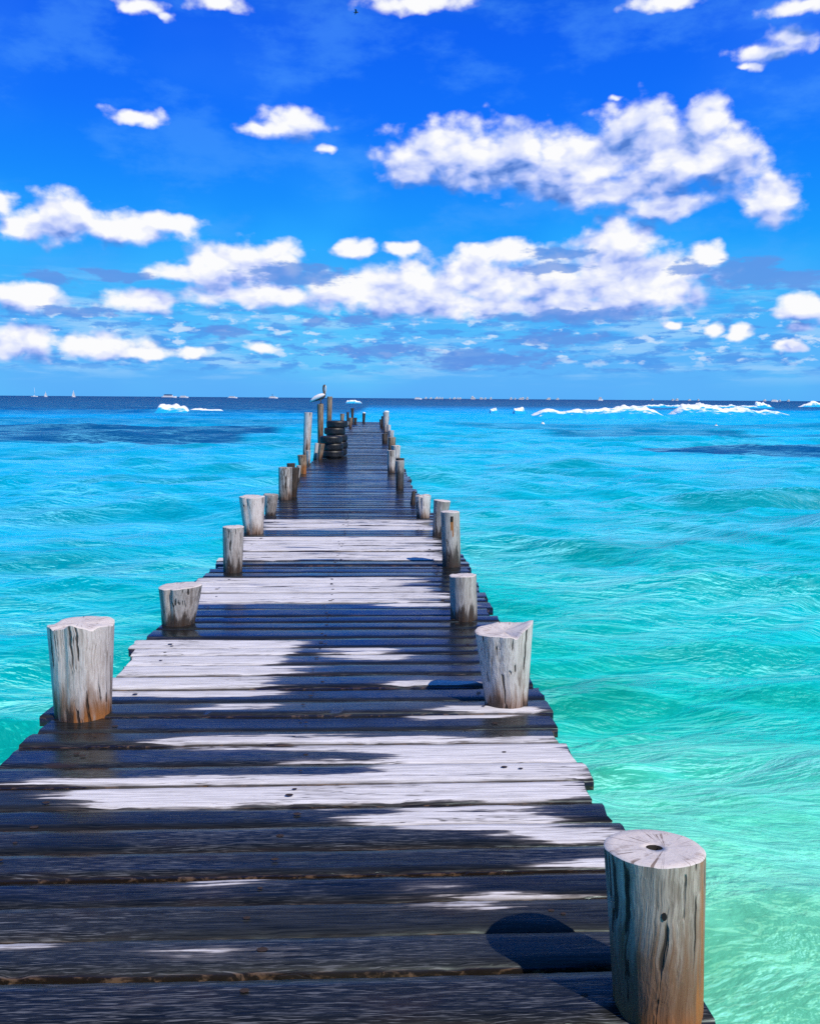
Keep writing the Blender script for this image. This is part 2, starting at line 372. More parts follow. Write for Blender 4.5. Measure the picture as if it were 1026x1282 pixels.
# ================================================================== PIER DECK
def dry_map(x, y):
    B = [(-1.05,.88,3.78,3.95,.85),(-.05,.92,3.46,3.83,1.0),(-.4,.2,3.55,3.7,.5),(-1.30,.86,3.24,3.50,1.0),(-1.62,-.9,3.40,3.52,.75),(.02,.84,3.03,3.22,1.0),(.46,.83,2.89,3.03,.95),
         (.60,.84,2.70,2.83,1.0),(.0,.18,2.61,2.69,.62),(.12,.62,2.55,2.605,.85),(-.9,-.42,2.67,2.75,.55),(-1.5,-.85,2.37,2.44,.6),(-.66,-.31,2.32,2.37,.75),(.34,.80,4.18,4.34,.95),(.1,.62,4.65,4.75,.9),
         (-1.7,-.55,4.53,5.62,1.0),(-.7,-.35,4.8,5.2,.6),(-.39,.12,5.14,5.42,.9),(-1.7,.35,6.60,7.62,.84),(.0,.66,6.5,7.3,.74),(-1.6,.75,8.42,9.85,.80),(-1.5,.8,10.4,11.35,.74),(-.97,-.45,4.32,4.41,.85),(-.75,-.62,2.11,2.17,.6),(-.62,-.55,2.12,2.16,.55)]
    v = np.zeros_like(x)
    for (x0, x1, y0, y1, s_) in B:
        fx = .38; fy = .07
        m = np.clip((x-x0)/fx+.5, 0, 1)*np.clip((x1-x)/fx+.5, 0, 1)*np.clip((y-y0)/fy+.5, 0, 1)*np.clip((y1-y)/fy+.5, 0, 1)
        v = np.maximum(v, m*s_)
    return v

def make_deck():
    pier = empty('wooden_pier', (-.35, 1.1, DECK))
    tag(pier, 'long narrow wooden pier of wet dark and sun bleached planks', 'pier')
    bounds = [1.15, 1.36, 1.58, 1.80, 2.00, 2.225, 2.405, 2.567, 2.73, 2.897, 3.07, 3.235, 3.42, 3.61, 3.85, 4.02, 4.22, 4.43, 4.64]
    g = np.random.default_rng(21)
    while bounds[-1] < 58.6: bounds.append(bounds[-1]+g.uniform(.145, .235))
    V = []; F = []; dry = []; prn = []; mid = []; edg = []
    base = 0
    for i in range(len(bounds)-1):
        y0, y1 = bounds[i], bounds[i+1]
        gap = .028 if abs(y0-2.225) < .01 else g.choice([.006, .009, .013, .018], p=[.35, .35, .2, .1])
        y0 += gap
        near = y0 < 9
        nx = 90 if y0 < 5 else (50 if near else 20)
        yc = (y0+y1)/2
        le = -1.60 if yc < 4.4 else (-1.50 if yc < 20 else -1.52)
        re = .915 if yc < 12 else (.80 if yc < 14.5 else .72)
        if yc > 46: re = .8
        le += g.normal(0, .022); re += g.normal(0, .027 if yc > 2.9 else .008)
        if g.random() < .07: re += .04
        if g.random() < .08: le -= .05
        if yc < 2.0: re = .85
        elif yc < 2.2: re = .888
        xs = np.linspace(le, re, nx)
        rnd = g.random(); skew = g.normal(0, .0022); tilt = g.normal(0, .0025); dz = g.normal(0, .0028) + .012*math.sin(yc*.21)*min(1, yc/15); seed = g.random()*90
        e0 = (fbm(xs*3.0+seed, xs*0+seed, 4)-.5)*.018 + (vnoise(xs*30, xs*0+seed)-.5)*.005
        e1 = (fbm(xs*3.0+seed+40, xs*0+seed, 4)-.5)*.010 + (vnoise(xs*30+7, xs*0+seed)-.5)*.004
        sag = (fbm(xs*1.1+seed, xs*0+1, 2)-.5)*.008
        cup = g.normal(.0, .0018)
        chip = np.clip(vnoise(xs*9+seed, xs*0+3.3)-.72, 0, 1)*.05
        w = y1-y0; th = .052
        prof = [(0.0, -th), (0.0, -.010), (.008/w, -.001), (.30, 0), (.55, 0), (.80, 0), (1-.008/w, -.001), (1.0, -.010), (1.0, -th)]
        npf = len(prof)
        ys = []
        for k, (fy, fz) in enumerate(prof):
            yy = y0 + fy*w + e0*(1-fy) + e1*fy + skew*(xs+.35)*1.0
            zz = DECK + dz + fz + tilt*(fy-.5)*2 + cup*(1-(2*fy-1)**2) + sag
            if k in (1, 2): zz = zz - chip*(1 if k == 1 else .7)
            # ragged plank ends
            xx = xs.copy()
            xx[0] += (vnoise(yy[0]*40+seed, 1.1)-.5)*.02; xx[-1] += (vnoise(yy[-1]*40+seed, 5.1)-.5)*.016
            V += list(zip(xx, yy, zz))
            dv = dry_map(xx + (vnoise(xs*0+i*3.7, xs*0+2.2)-.5)*.22, yy)
            dry += list(dv); prn += [rnd]*nx; edg += [abs(2*fy-1)]*nx
        for k in range(npf-1):
            for j in range(nx-1):
                a = base+k*nx+j
                F.append((a, a+1, a+1+nx, a+nx)); mid.append(0)
        for j in range(nx-1):      # underside
            a = base+(npf-1)*nx+j; bq = base+j
            F.append((a, a+1, bq+1, bq)); mid.append(0)
        F.append([base+k*nx for k in range(npf)]); mid.append(0)
        F.append([base+k*nx+nx-1 for k in range(npf)][::-1]); mid.append(0)
        base += npf*nx
        if y0 < 14:                # nail heads driven in along the stringers
            for sx in (-.34, .60, -1.28):
                if sx != -.34 and g.random() < .45: continue
                for q in range(1 if g.random() < .7 else 2):
                    cx = sx + g.normal(0, .022); cy = yc + g.normal(0, w*.16); rr = g.uniform(.0055, .0115)
                    for t_ in range(8):
                        an = t_*math.pi/4
                        V.append((cx+rr*1.5*math.cos(an), cy+rr*math.sin(an), DECK+dz+.0042)); edg.append(0); dry.append(0); prn.append(rnd)
                    V.append((cx, cy, DECK+dz+.0055)); edg.append(0); dry.append(0); prn.append(rnd)
                    for t_ in range(8): F.append((base+t_, base+(t_+1) % 8, base+8)); mid.append(1)
                    base += 9
    m, t, b = material('deck_wood')
    pos = t.n('ShaderNodeTexCoord').outputs['Object']
    pr = t.attr('plank').outputs['Fac']; dr = t.attr('dry').outputs['Fac']
    off = t.comb(t.m('MULTIPLY', pr, 31.0), t.m('MULTIPLY', pr, 17.0), t.m('MULTIPLY', pr, 7.0))
    q = t.v('ADD', pos, off)
    wob = t.v('MULTIPLY', t.v('SUBTRACT', t.noise(t.v('MULTIPLY', q, (1.5, 4, 1)), 1.0, 3, .5, color=True), (.5, .5, .5)), (0, .05, 0))
    qg = t.v('ADD', q, wob)
    grain = t.noise(t.v('MULTIPLY', qg, (3.6, 105, 20)), 1.0, 6, .65)
    grain2 = t.noise(t.v('MULTIPLY', qg, (12, 300, 30)), 1.0, 3, .6)
    streak = t.noise(t.v('MULTIPLY', qg, (.9, 20, 2)), 1.0, 6, .62)
    blot = t.noise(t.v('MULTIPLY', q, (2.4, 6.5, 2)), 1.0, 5, .6)
    pp = t.noise(t.v('MULTIPLY', q, (.9, 2.0, 1)), 1.0, 2, .5)
    # bleached dry wood where the sun has dried it
    dv = t.m('ADD', dr, t.m('MULTIPLY', t.m('SUBTRACT', streak, .5), 1.5))
    dv = t.m('ADD', dv, t.m('MULTIPLY', t.m('SUBTRACT', blot, .5), .9))
    dv = t.m('ADD', dv, t.m('MULTIPLY', t.m('SUBTRACT', grain, .5), .22))
    fine = t.noise(t.v('MULTIPLY', qg, (2.6, 62, 4)), 1.0, 4, .6)
    ed = t.attr('edge').outputs['Fac']
    dv = t.m('ADD', dv, t.m('SUBTRACT', t.m('MULTIPLY', t.m('SUBTRACT', fine, .5), .75), t.m('MULTIPLY', t.ss(ed, .78, 1.0), .20)))
    lens = t.noise(t.v('ADD', t.v('MULTIPLY', pos, (1.0, 6.5, 0)), (3.1, 8.2, 0)), 1.0, 5, .6)
    dv = t.m('ADD', dv, t.m('MULTIPLY', t.m('SUBTRACT', lens, .53), 1.7))
    dmask = t.m('MULTIPLY', t.ss(dv, .40, .60), t.ss(dr, .02, .16))
    half = t.m('MULTIPLY', t.ss(dv, .12, .52), t.ss(dr, .0, .18))
    sx_, sy_, sz_ = t.sep(pos)
    close = t.ss(sy_, 6.0, 2.6)
    wet = t.mix(t.ss(grain, .34, .68), (.0030, .0032, .0034), (.017, .0175, .0175))
    # each board has its own degree of damp, some nearly black, some greyer or browner
    wet = t.mix(t.m('MULTIPLY', t.m('MULTIPLY', t.ss(pr, .3, .9), t.ss(grain, .30, .62)), t.m('ADD', .06, t.m('MULTIPLY', close, .5))), wet, (.030, .032, .034))
    wet = t.mix(t.m('MULTIPLY', t.ss(blot, .54, .74), .6), wet, (.024, .015, .011))
    sal = t.m('MULTIPLY', t.ss(grain2, .52, .66), t.m('ADD', .10, t.m('MULTIPLY', t.ss(pp, .42, .62), .9)))
    wet = t.mix(t.m('MULTIPLY', t.m('MULTIPLY', sal, close), .55), wet, (.21, .215, .24))
    wet = t.mix(t.m('MULTIPLY', half, t.m('MULTIPLY', t.ss(grain, .40, .62), .55)), wet, (.20, .185, .195))
    wet = t.mix(t.m('MULTIPLY', half, .25), wet, (.085, .070, .062))
    drc = t.mix(t.ss(grain, .32, .66), (.46, .44, .465), (.76, .73, .765))
    drc = t.mix(t.m('MULTIPLY', t.ss(blot, .54, .74), .5), drc, (.38, .365, .40))
    drc = t.mix(t.m('MULTIPLY', t.ss(grain2, .60, .72), .6), drc, (.19, .165, .16))
    hair = t.noise(t.v('MULTIPLY', qg, (1.6, 46, 9)), 1.0, 3, .55)
    crk = t.m('MULTIPLY', t.ss(t.m('ABSOLUTE', t.m('SUBTRACT', hair, .5)), .016, .004), t.ss(t.noise(t.v('MULTIPLY', q, (1.3, 3.1, 1)), 1.0, 3, .5), .48, .58))
    kv = t.n('ShaderNodeTexVoronoi', feature='F1'); t.put(kv.inputs['Vector'], t.v('MULTIPLY', q, (1.35, 3.4, .2))); kv.inputs['Scale'].default_value = 1.0
    knot = t.m('MULTIPLY', t.ss(t.m('ADD', kv.outputs['Distance'], t.m('MULTIPLY', t.m('SUBTRACT', blot, .5), .15)), .115, .055), t.ss(t.sep(kv.outputs['Color'])[0], .50, .54))
    rim = t.m('MULTIPLY', t.m('SUBTRACT', 1.0, t.m('ABSOLUTE', t.m('SUBTRACT', t.m('MULTIPLY', dmask, 2.0), 1.0))), .35)
    colr = t.mix(dmask, wet, drc)
    colr = t.mix(rim, colr, (.20, .155, .13))
    gapd = t.m('MULTIPLY', t.ss(t.m('ADD', ed, t.m('MULTIPLY', t.m('SUBTRACT', fine, .5), .5)), .80, 1.05), .62)
    colr = t.mix(gapd, colr, t.mix(grain2, (.006, .005, .005), (.045, .030, .021)))
    colr = t.mix(t.m('MULTIPLY', crk, .85), colr, (.008, .006, .005))
    colr = t.mix(t.m('MULTIPLY', knot, .8), colr, (.035, .022, .016))
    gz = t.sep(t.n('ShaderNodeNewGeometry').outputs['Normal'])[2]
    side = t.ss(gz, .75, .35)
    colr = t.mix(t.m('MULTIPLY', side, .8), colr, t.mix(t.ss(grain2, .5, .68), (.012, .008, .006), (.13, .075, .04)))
    t.put(b.inputs['Base Color'], colr)
    wr = t.m('ADD', t.m('ADD', .11, t.m('MULTIPLY', t.m('MULTIPLY', pr, close), .22)), t.m('ADD', t.m('MULTIPLY', t.ss(blot, .35, .7), .16), t.m('MULTIPLY', t.ss(grain2, .45, .7), .10)))
    t.put(b.inputs['Roughness'], t.m('ADD', t.m('MULTIPLY', dmask, .55), wr, clamp=True))
    t.put(b.inputs['Specular IOR Level'], t.m('SUBTRACT', t.m('SUBTRACT', .95, t.m('MULTIPLY', close, .52)), t.m('MULTIPLY', dmask, .40)))
    hh = t.m('ADD', t.m('MULTIPLY', grain, 1.0), t.m('ADD', t.m('MULTIPLY', grain2, .45), t.m('SUBTRACT', t.m('MULTIPLY', streak, 1.2), t.m('MULTIPLY', crk, 1.6))))
    t.put(b.inputs['Specular Tint'], t.mix(dmask, t.mix(close, (.34, .72, 1.0), (.75, .95, 1.0)), (1, 1, 1)))
    t.put(b.inputs['Normal'], t.bump(hh, t.m('ADD', t.m('ADD', .06, t.m('MULTIPLY', close, .14)), t.m('MULTIPLY', dmask, .45)), .0040))
    rust = plain('rusty_nail', (.030, .016, .010), .75, .5, 300)
    deck = mesh_obj('deck', [], [], None, pier)
    me = deck.data; me.from_pydata([tuple(map(float, v)) for v in V], [], [tuple(f) for f in F])
    me.materials.append(m); me.materials.append(rust)
    me.polygons.foreach_set('material_index', mid)
    me.polygons.foreach_set('use_smooth', [True]*len(me.polygons)); me.update()
    try: me.set_sharp_from_angle(angle=math.radians(50))
    except Exception: pass
    deck.matrix_parent_inverse = Matrix.Translation((.35, -1.1, -DECK))
    fattr(deck, 'dry', dry); fattr(deck, 'edge', edg); fattr(deck, 'plank', prn)
    # recalc normals outward
    bm = bmesh.new(); bm.from_mesh(me); bmesh.ops.recalc_face_normals(bm, faces=bm.faces); bm.to_mesh(me); bm.free()
    under = plain('wet_timber', (.035, .026, .02), .6, .4, 6)
    for sx in (-1.28, -.34, .60):
        o = MB().box(sx-.06, sx+.06, 1.2, 58.4, DECK-.215, DECK-.058).build('stringer', under, pier)
        o.matrix_parent_inverse = Matrix.Translation((.35, -1.1, -DECK))
make_deck()

# ================================================================== POSTS
def post_material(name, pale, mid, dark, palew=.5, brown=0.0, wet=.25, orange=0.0):
    m, t, b = material(name)
    oc = t.n('ShaderNodeTexCoord').outputs['Object']
    rnd = t.n('ShaderNodeObjectInfo').outputs['Random']
    off = t.comb(t.m('MULTIPLY', rnd, 19.0), t.m('MULTIPLY', rnd, 43.0), t.m('MULTIPLY', rnd, 7.0))
    q = t.v('ADD', oc, off)
    so_ = t.attr('soak').outputs['Fac']; ft = t.attr('up').outputs['Fac']; ru = t.attr('rust').outputs['Fac']
    wv = t.v('MULTIPLY', t.v('SUBTRACT', t.noise(q, 5.0, 3, .5, color=True), (.5, .5, .5)), (.05, .05, .0))
    qq = t.v('ADD', q, wv)
    g1 = t.noise(t.v('MULTIPLY', qq, (26, 26, 1.8)), 1.0, 5, .6)
    g2 = t.noise(t.v('MULTIPLY', qq, (95, 95, 3.5)), 1.0, 5, .65)
    bl = t.noise(t.v('MULTIPLY', qq, (9, 9, 3.2)), 1.0, 5, .6)
    ck = t.noise(t.v('MULTIPLY', qq, (42, 42, 1.1)), 1.0, 2, .5)
    c = t.mix(t.ss(g2, .35, .65), mid, pale)
    c = t.mix(t.m('MULTIPLY', t.ss(g1, .62-.3*palew, .36-.1*palew), .75), c, dark)
    c = t.mix(t.m('MULTIPLY', t.ss(bl, .48, .66), palew), c, pale)
    pt = t.noise(t.v('MULTIPLY', q, (4.5, 4.5, 2.2)), 1.0, 4, .55)
    c = t.mix(t.m('MULTIPLY', t.ss(pt, .50, .66), .62), c, t.mix(g2, dark, mid))
    # brown tannin runs, stronger towards the foot
    low = t.m('SUBTRACT', 1.0, ft)
    bm_ = t.m('ADD', t.m('MULTIPLY', t.m('SUBTRACT', g1, .5), 1.8), t.m('ADD', t.m('MULTIPLY', low, 1.2), brown-1.0))
    c = t.mix(t.m('MULTIPLY', t.ss(bm_, -.1, .5), .85), c, (.17, .075, .03))
    wm = t.m('ADD', t.m('MULTIPLY', t.m('SUBTRACT', g1, .5), 1.2), t.m('ADD', t.m('ADD', t.m('SUBTRACT', low, 1.0), wet), so_))
    c = t.mix(t.m('MULTIPLY', t.ss(wm, -.04, .16), .85), c, (.030, .020, .015))
    c = t.mix(t.m('MULTIPLY', t.ss(ru, .2, .8), t.ss(g1, .30, .5)), c, (.33, .125, .036))
    crack = t.ss(ck, .385, .315)
    c = t.mix(t.m('MULTIPLY', t.ss(g2, .60, .72), .55), c, dark)
    c = t.mix(t.m('MULTIPLY', crack, .9), c, (.02, .014, .011))
    t.put(b.inputs['Base Color'], c)
    t.put(b.inputs['Roughness'], t.m('SUBTRACT', .85, t.m('MULTIPLY', t.ss(wm, -.04, .16), .35)))
    b.inputs['Specular IOR Level'].default_value = .3
    h = t.m('SUBTRACT', t.m('ADD', t.m('MULTIPLY', g1, 1.0), t.m('MULTIPLY', g2, .5)), t.m('MULTIPLY', crack, 1.2))
    t.put(b.inputs['Normal'], t.bump(h, .9, .009))
    return m
PM = {
 'pale':  post_material('bleached_log', (.66,.60,.575), (.40,.335,.30), (.13,.085,.062), .62, .22, .08),
 'grey':  post_material('grey_log', (.50,.46,.44), (.30,.26,.24), (.12,.09,.075), .40, .05, .30),
 'brown': post_material('brown_log', (.42,.31,.22), (.20,.125,.08), (.07,.042,.028), .25, .45, .22),
 'dark':  post_material('dark_log', (.12,.09,.075), (.055,.040,.032), (.018,.013,.011), .12, .1, .35),
 'first': post_material('cut_log', (.50,.43,.37), (.27,.215,.17), (.085,.052,.035), .36, .66, .04),
 'drip':  post_material('dripped_log', (.62,.59,.57), (.12,.08,.055), (.05,.03,.022), .30, .25, .15),
}
def end_grain_mat():
    m, t, b = material('end_grain_wood')
    oc = t.n('ShaderNodeTexCoord').outputs['Object']
    x, y, z = t.sep(oc)
    rad = t.v('LENGTH', t.comb(x, y, 0.0))
    n = t.noise(oc, 14, 5, .6)
    ring = t.m('SINE', t.m('MULTIPLY', t.m('ADD', rad, t.m('MULTIPLY', n, .02)), 470.0))
    sp = t.noise(oc, 55, 4, .6); bg_ = t.noise(oc, 22, 4, .6)
    c = t.mix(t.m('ADD', t.m('MULTIPLY', ring, .035), t.m('MULTIPLY', n, .9)), (.50, .43, .42), (.78, .71, .69))
    c = t.mix(t.m('MULTIPLY', t.ss(bg_, .58, .70), .6), c, (.38, .30, .27))
    c = t.mix(t.m('MULTIPLY', t.ss(sp, .64, .74), .7), c, (.16, .10, .08))
    rd = t.noise(t.v('SCALE', t.v('NORMALIZE', t.comb(x, y, 0.0)), scale=2.6), 1.0, 3, .6)
    rc = t.m('MULTIPLY', t.ss(t.m('ABSOLUTE', t.m('SUBTRACT', rd, .5)), .022, .006), t.ss(t.noise(oc, 16, 2, .5), .42, .58))
    c = t.mix(t.m('MULTIPLY', rc, .8), c, (.12, .07, .05))
    pit = t.attr('pit').outputs['Fac']
    c = t.mix(t.ss(pit, .25, .75), c, (.06, .030, .018))
    t.put(b.inputs['Base Color'], c); b.inputs['Roughness'].default_value = .85; b.inputs['Specular IOR Level'].default_value = .2
    t.put(b.inputs['Normal'], t.bump(t.m('ADD', sp, t.m('MULTIPLY', bg_, .6)), .5, .004))
    return m
EG = end_grain_mat()
HOLE = plain('dark_hole', (.012, .009, .008), .9, .4, 50)

GRP = 'wooden posts standing along the pier edges'
def post(x, y, rb, h, lean, rt, style, label, depth=1.9, rag=.006, tilt=(0, 0), lob=.05, cut=False, dish=0., pit=0., rust=None, vein=0., name='mooring_post', split=0., soak=0., bumps=()):
    sd = random.random()*100
    big = y < 13
    ns = 72 if y < 7 else (40 if big else 22); nz = 34 if y < 7 else (18 if big else 9)
    zs = list(np.linspace(0, 1, nz)); zs = [-depth/h, -.08] + zs
    V = []; up = []; ru = []
    for t in zs:
        tt = max(t, 0)
        rr = rb + (rt-rb)*tt**1.15
        for k in range(ns):
            a = 2*math.pi*k/ns; ca, sa = math.cos(a), math.sin(a)
            lobe = float(fbm(ca*1.1+sd, sa*1.1+tt*.5+sd, 3)-.5)*2*lob
            rg = float(fbm(ca*5+sd, sa*5+tt*1.2+sd*2, 3)-.5)*2*.022
            ri = rr*(1+lobe*2.0+rg)
            if split:
                da = math.atan2(math.sin(a+1.9), math.cos(a+1.9)); ri *= 1-split*math.exp(-(da/.12)**2)*min(1, .25+tt)
            zz = t*h
            if t >= 0:
                zz += tt**4*(tilt[0]*ca*rt+tilt[1]*sa*rt + rag*2*(float(fbm(ca*2.2+sd*3, sa*2.2+sd, 3))-.5))
                for (ba, bw, bh) in bumps:
                    da = math.atan2(math.sin(a-ba), math.cos(a-ba)); zz += tt**6*bh*math.exp(-(da/bw)**2)
            cx = lean*t*1.0
            V.append((cx+ri*ca, ri*sa, zz)); up.append(min(1, max(0, t)))
            ru.append(rust(math.atan2(sa, ca), t) if rust else 0)
    n = len(zs); F = []
    for i in range(n-1):
        for k in range(ns):
            a = i*ns+k; b = i*ns+(k+1) % ns; F.append((a, b, b+ns, a+ns))
    top = V[-ns:]
    # cut end: rings inward
    TV = []; TF = []; pits = []
    rings = [1.0, .97, .8, .55, .3, .165, .145, .06] if big else [1.0, .9, .5]
    cx = sum(p[0] for p in top)/ns; cy = sum(p[1] for p in top)/ns; cz = sum(p[2] for p in top)/ns
    for qi, q in enumerate(rings):
        for k in range(ns):
            px, py, pz = top[k]
            zz = (pz-cz)*q**.8 + cz
            if qi > 0: zz += .004 - dish*(1-q*q)
            pv = 0.0
            if pit and q < .15: zz -= .03; pv = 1.0
            if pit and q == .165: pv = .3
            if q > .96: pv = max(pv, .35*random.random())
            TV.append((cx+(px-cx)*q, cy+(py-cy)*q, zz)); pits.append(pv)
    for i in range(len(rings)-1):
        for k in range(ns):
            a = i*ns+k; b = i*ns+(k+1) % ns; TF.append((a, b, b+ns, a+ns))
    TF.append([(len(rings)-1)*ns+k for k in range(ns)])
    o = mesh_obj(name, V+([] if cut else TV), F+([] if cut else [tuple(i+len(V) for i in f) for f in TF]), PM[style], None, True, (x, y, DECK+.002))
    fattr(o, 'up', up+([] if cut else [1.0]*len(TV))); fattr(o, 'rust', ru+([] if cut else [0.0]*len(TV)))
    fattr(o, 'soak', [soak]*len(o.data.vertices))
    o.data.set_sharp_from_angle(angle=math.radians(55))
    tag(o, label, 'post', GRP)
    if cut:
        c = mesh_obj('cut_end', TV, TF, [EG, HOLE], o, True)
        if pit: c.data.polygons.foreach_set('material_index', [1 if i >= ns*5 else 0 for i in range(len(TF))]); fattr(c, 'pit', pits)
        c['label'] = 'pale flat sawn end of the post'
    return o

def rust_R4(a, t):
    d = math.atan2(math.sin(a+1.45), math.cos(a+1.45)); return 1.0 if abs(d) < .16*(1.25-(1-t)*1.6) and .55 < t < .93 else 0.0
p = post(.765,2.088,.116,.437,-.029,.128,'first','largest and closest round log post with a dark hole in its flat top',cut=True,tilt=(0,-.13),rag=.003,lob=.012,pit=1,dish=.002,rust=lambda a,t: min(1,(1.0 if -.95<a<.6 else .0)*(.10+.62*abs(math.sin(a*9+t*2)))+max(0,.70-t*2.6)))
kx, kz = -.040, .325
ky = min(v.co.y for v in p.data.vertices if abs(v.co.x-kx) < .014 and abs(v.co.z-kz) < .02)
mesh_obj('knot_hole', [(.0065*math.cos(i*.6283), .002*math.cos(i*.6283)*-1.0, .0115*math.sin(i*.6283)) for i in range(10)], [tuple(range(10))], HOLE, p, False, (kx, ky-.0015, kz))
post(.715,4.386,.112,.395,-.024,.150,'pale','bleached post flaring to a notched top, next beyond the largest log post',cut=True,tilt=(.05,0),rag=.008,lob=.05,dish=.02,bumps=[(-.2,.75,.045),(-1.25,.16,-.02)],split=.06)
post(.673,6.147,.101,.320,-.014,.099,'grey','short straight grey post between the notched post and the rust streaked post',cut=True,tilt=(.03,-.05),lob=.02)
o = post(.763,8.143,.088,.526,-.021,.090,'grey','tall grey post with a rust streak below a dark slot near its top',cut=True,lob=.015,rust=rust_R4,soak=.06)
MB().box(-.011,.011,-.004,.004,-.024,.024).build('slot', HOLE, o, False, (-.012,-.0905,.47))
post(.771,9.931,.070,.421,.044,.100,'grey','grey post leaning right with a slanted pale top, just behind the rust streaked post',cut=True,tilt=(-.1,0),lob=.06)
post(.689,11.562,.091,.292,-.011,.105,'pale','short knobbly bleached post with dark cracks beyond the leaning grey post',rag=.02,lob=.09,split=.2)
post(.617,13.051,.043,.185,.011,.028,'dark','small dark pointed stub against the knobbly bleached post',lob=.1,rag=.03)
post(.491,15.345,.068,.493,-.003,.082,'grey','grey post with a black soaked lower half on the right of the wet planks',lob=.03,soak=.42)
post(.583,17.887,.066,.360,-.010,.091,'dark','dark post whose flat top shows just above the grey post with the black soaked foot',lob=.05)
post(.413,18.667,.082,.478,-.005,.085,'pale','slim whitish post farthest in from the right edge, with a dark foot',lob=.04,soak=.2)
post(.591,21.174,.078,.445,-.017,.122,'pale','wide topped whitish post directly behind the slim whitish post',lob=.06,rag=.02)
post(.617,27.145,.113,.369,-.008,.119,'brown','brown post with a ragged whitish top, behind the wide topped whitish post',lob=.05,rag=.04)
post(.733,33.339,.084,.364,-.009,.108,'pale','light post flaring upward behind the ragged brown post on the right edge',lob=.04)
post(.445,30.965,.100,.337,-.001,.100,'dark','squat dark post on the planks left of the light flaring post',lob=.05)
post(.76,40.252,.093,.366,-.001,.093,'pale','white topped short post midway along the far right row of posts',lob=.03)
post(.80,49.344,.102,.562,.032,.136,'brown','brown thick post in the cluster at the far right end of the pier',lob=.05)
post(.628,41.180,.095,.940,.016,.151,'pale','tallest pale post in the cluster at the far right end of the pier',lob=.04,tilt=(.15,0))
post(.476,47.872,.055,.437,-.023,.077,'dark','thin black post leftmost in the cluster at the far right end of the pier',lob=.05)
post(.535,45.395,.052,.664,.009,.084,'dark','dark post left against the tallest pale post at the far right end',lob=.05)
post(-1.465,4.293,.138,.468,.010,.157,'pale','thick bleached post with rough saw marks and a chipped top, largest on the left edge',cut=True,rag=.008,lob=.035,tilt=(0,-.05),split=.12,bumps=[(3.0,.35,-.022),(-.1,.45,-.015),(-1.6,.15,.016),(-2.2,.12,-.012),(-1.0,.12,-.014)],rust=lambda a,t: max(0,.75-t*1.8) if -1.6<a<.3 else 0)
post(-1.377,6.038,.112,.272,.022,.150,'grey','short wide grey post with a deep dark split, second on the left edge',cut=True,rag=.006,lob=.06,split=.22,tilt=(.05,-.02))
post(-1.285,7.894,.084,.416,.012,.095,'grey','upright brownish grey post with a pale top, third on the left edge',cut=True,lob=.03)
post(-1.395,10.149,.112,.439,-.020,.150,'pale','whitish post flaring wide at the top, fourth on the left edge',cut=True,rag=.012,lob=.06,split=.12)
post(-1.390,11.763,.071,.282,.012,.101,'grey','small cone shaped grey post tucked behind the flaring whitish post',rag=.01,lob=.05,tilt=(-.05,0))
post(-1.377,13.660,.105,.501,.009,.108,'drip','dark brown post with white drips down its side on the left edge',lob=.05,rust=None,split=.1)
post(-1.285,13.98,.064,.472,.031,.085,'dark','dark brown post pressed against the one with white drips',lob=.05)
post(-1.428,15.304,.071,.440,-.006,.074,'dark','black topped post peeking over the pair of dark brown posts',lob=.04)
post(-1.433,16.743,.027,.292,.014,.046,'grey','very thin grey stake between the dark posts and the rust orange post',lob=.06)
post(-1.479,18.488,.072,.378,-.022,.098,'brown','brown post stained rusty orange at the foot',lob=.05,rust=lambda a, t: max(0, 1.1-t*1.5) if t > -.05 else 0)
post(-1.846,24.318,.100,1.186,.060,.117,'pale','tall pale post leaning right, outside the left edge before the tyres',lob=.03)
post(-1.545,21.027,.034,.327,.008,.048,'pale','thin pale stake at the foot of the tall leaning post',lob=.08,rag=.04)
post(-1.495,22.702,.052,.415,.045,.052,'pale','pale half of the leaning pair of short posts beside the tyres',lob=.05)
post(-1.358,22.421,.057,.410,.059,.075,'brown','brown half of the leaning pair of short posts touching the tyres',lob=.05)
post(-1.887,31.593,.101,1.366,.009,.116,'brown','tall brown post with a whitish upper half on which the pelican perches',lob=.03)
o = post(-1.66,33.0,.088,1.64,.05,.10,'brown','tallest brown post, rising behind the tyre stacks beside the pelican post',lob=.03)
m = MB().tube([(.025,0,.50),(.026,0,.555)],[.108,.108],20).build('rope_band', plain('rope', (.45,.38,.32), .9, .3, 60), o, True)
post(-1.805,51.774,.095,.659,.014,.131,'brown','brown post behind the tyre stacks, leftmost of the posts at the far left end',lob=.04)
post(-1.554,55.086,.080,.702,.002,.088,'dark','dark slim post second from the left at the far left end',lob=.04)
post(-1.297,55.996,.064,.944,.015,.103,'dark','tallest black post at the far left end of the pier',lob=.04)
post(-1.181,46.355,.075,.549,.022,.096,'brown','brown post with a white foot, front of the far left cluster',lob=.04)
post(-1.067,53.489,.086,.389,.025,.111,'dark','short stout dark post rightmost of the cluster at the far left end',lob=.04)
post(-.575,57.072,.079,.624,.026,.105,'dark','lone black post with a white top on the far end of the pier',lob=.04)
post(-1.40,50.317,.060,.228,.024,.085,'grey','low reddish grey stump among the dark posts at the far left end',lob=.08)

# white caps added on two far posts, colour standing in for sunlit tops
def cap_for(label_word, r, z, dx):
    for o in COL.objects:
        if o.get('label', '').startswith(label_word):
            MB().tube([(dx,0,z-.03),(dx,0,z+.02),(dx,0,z+.06)],[r*1.04,r*1.05,r*.5],14).build('sunlit_cap', plain('sunlit_cap', (.75,.74,.70), .9, .1, 20), o, True)
cap_for('lone black post', .105, .62, .026)
cap_for('tallest pale post in', .125, .95, .04)

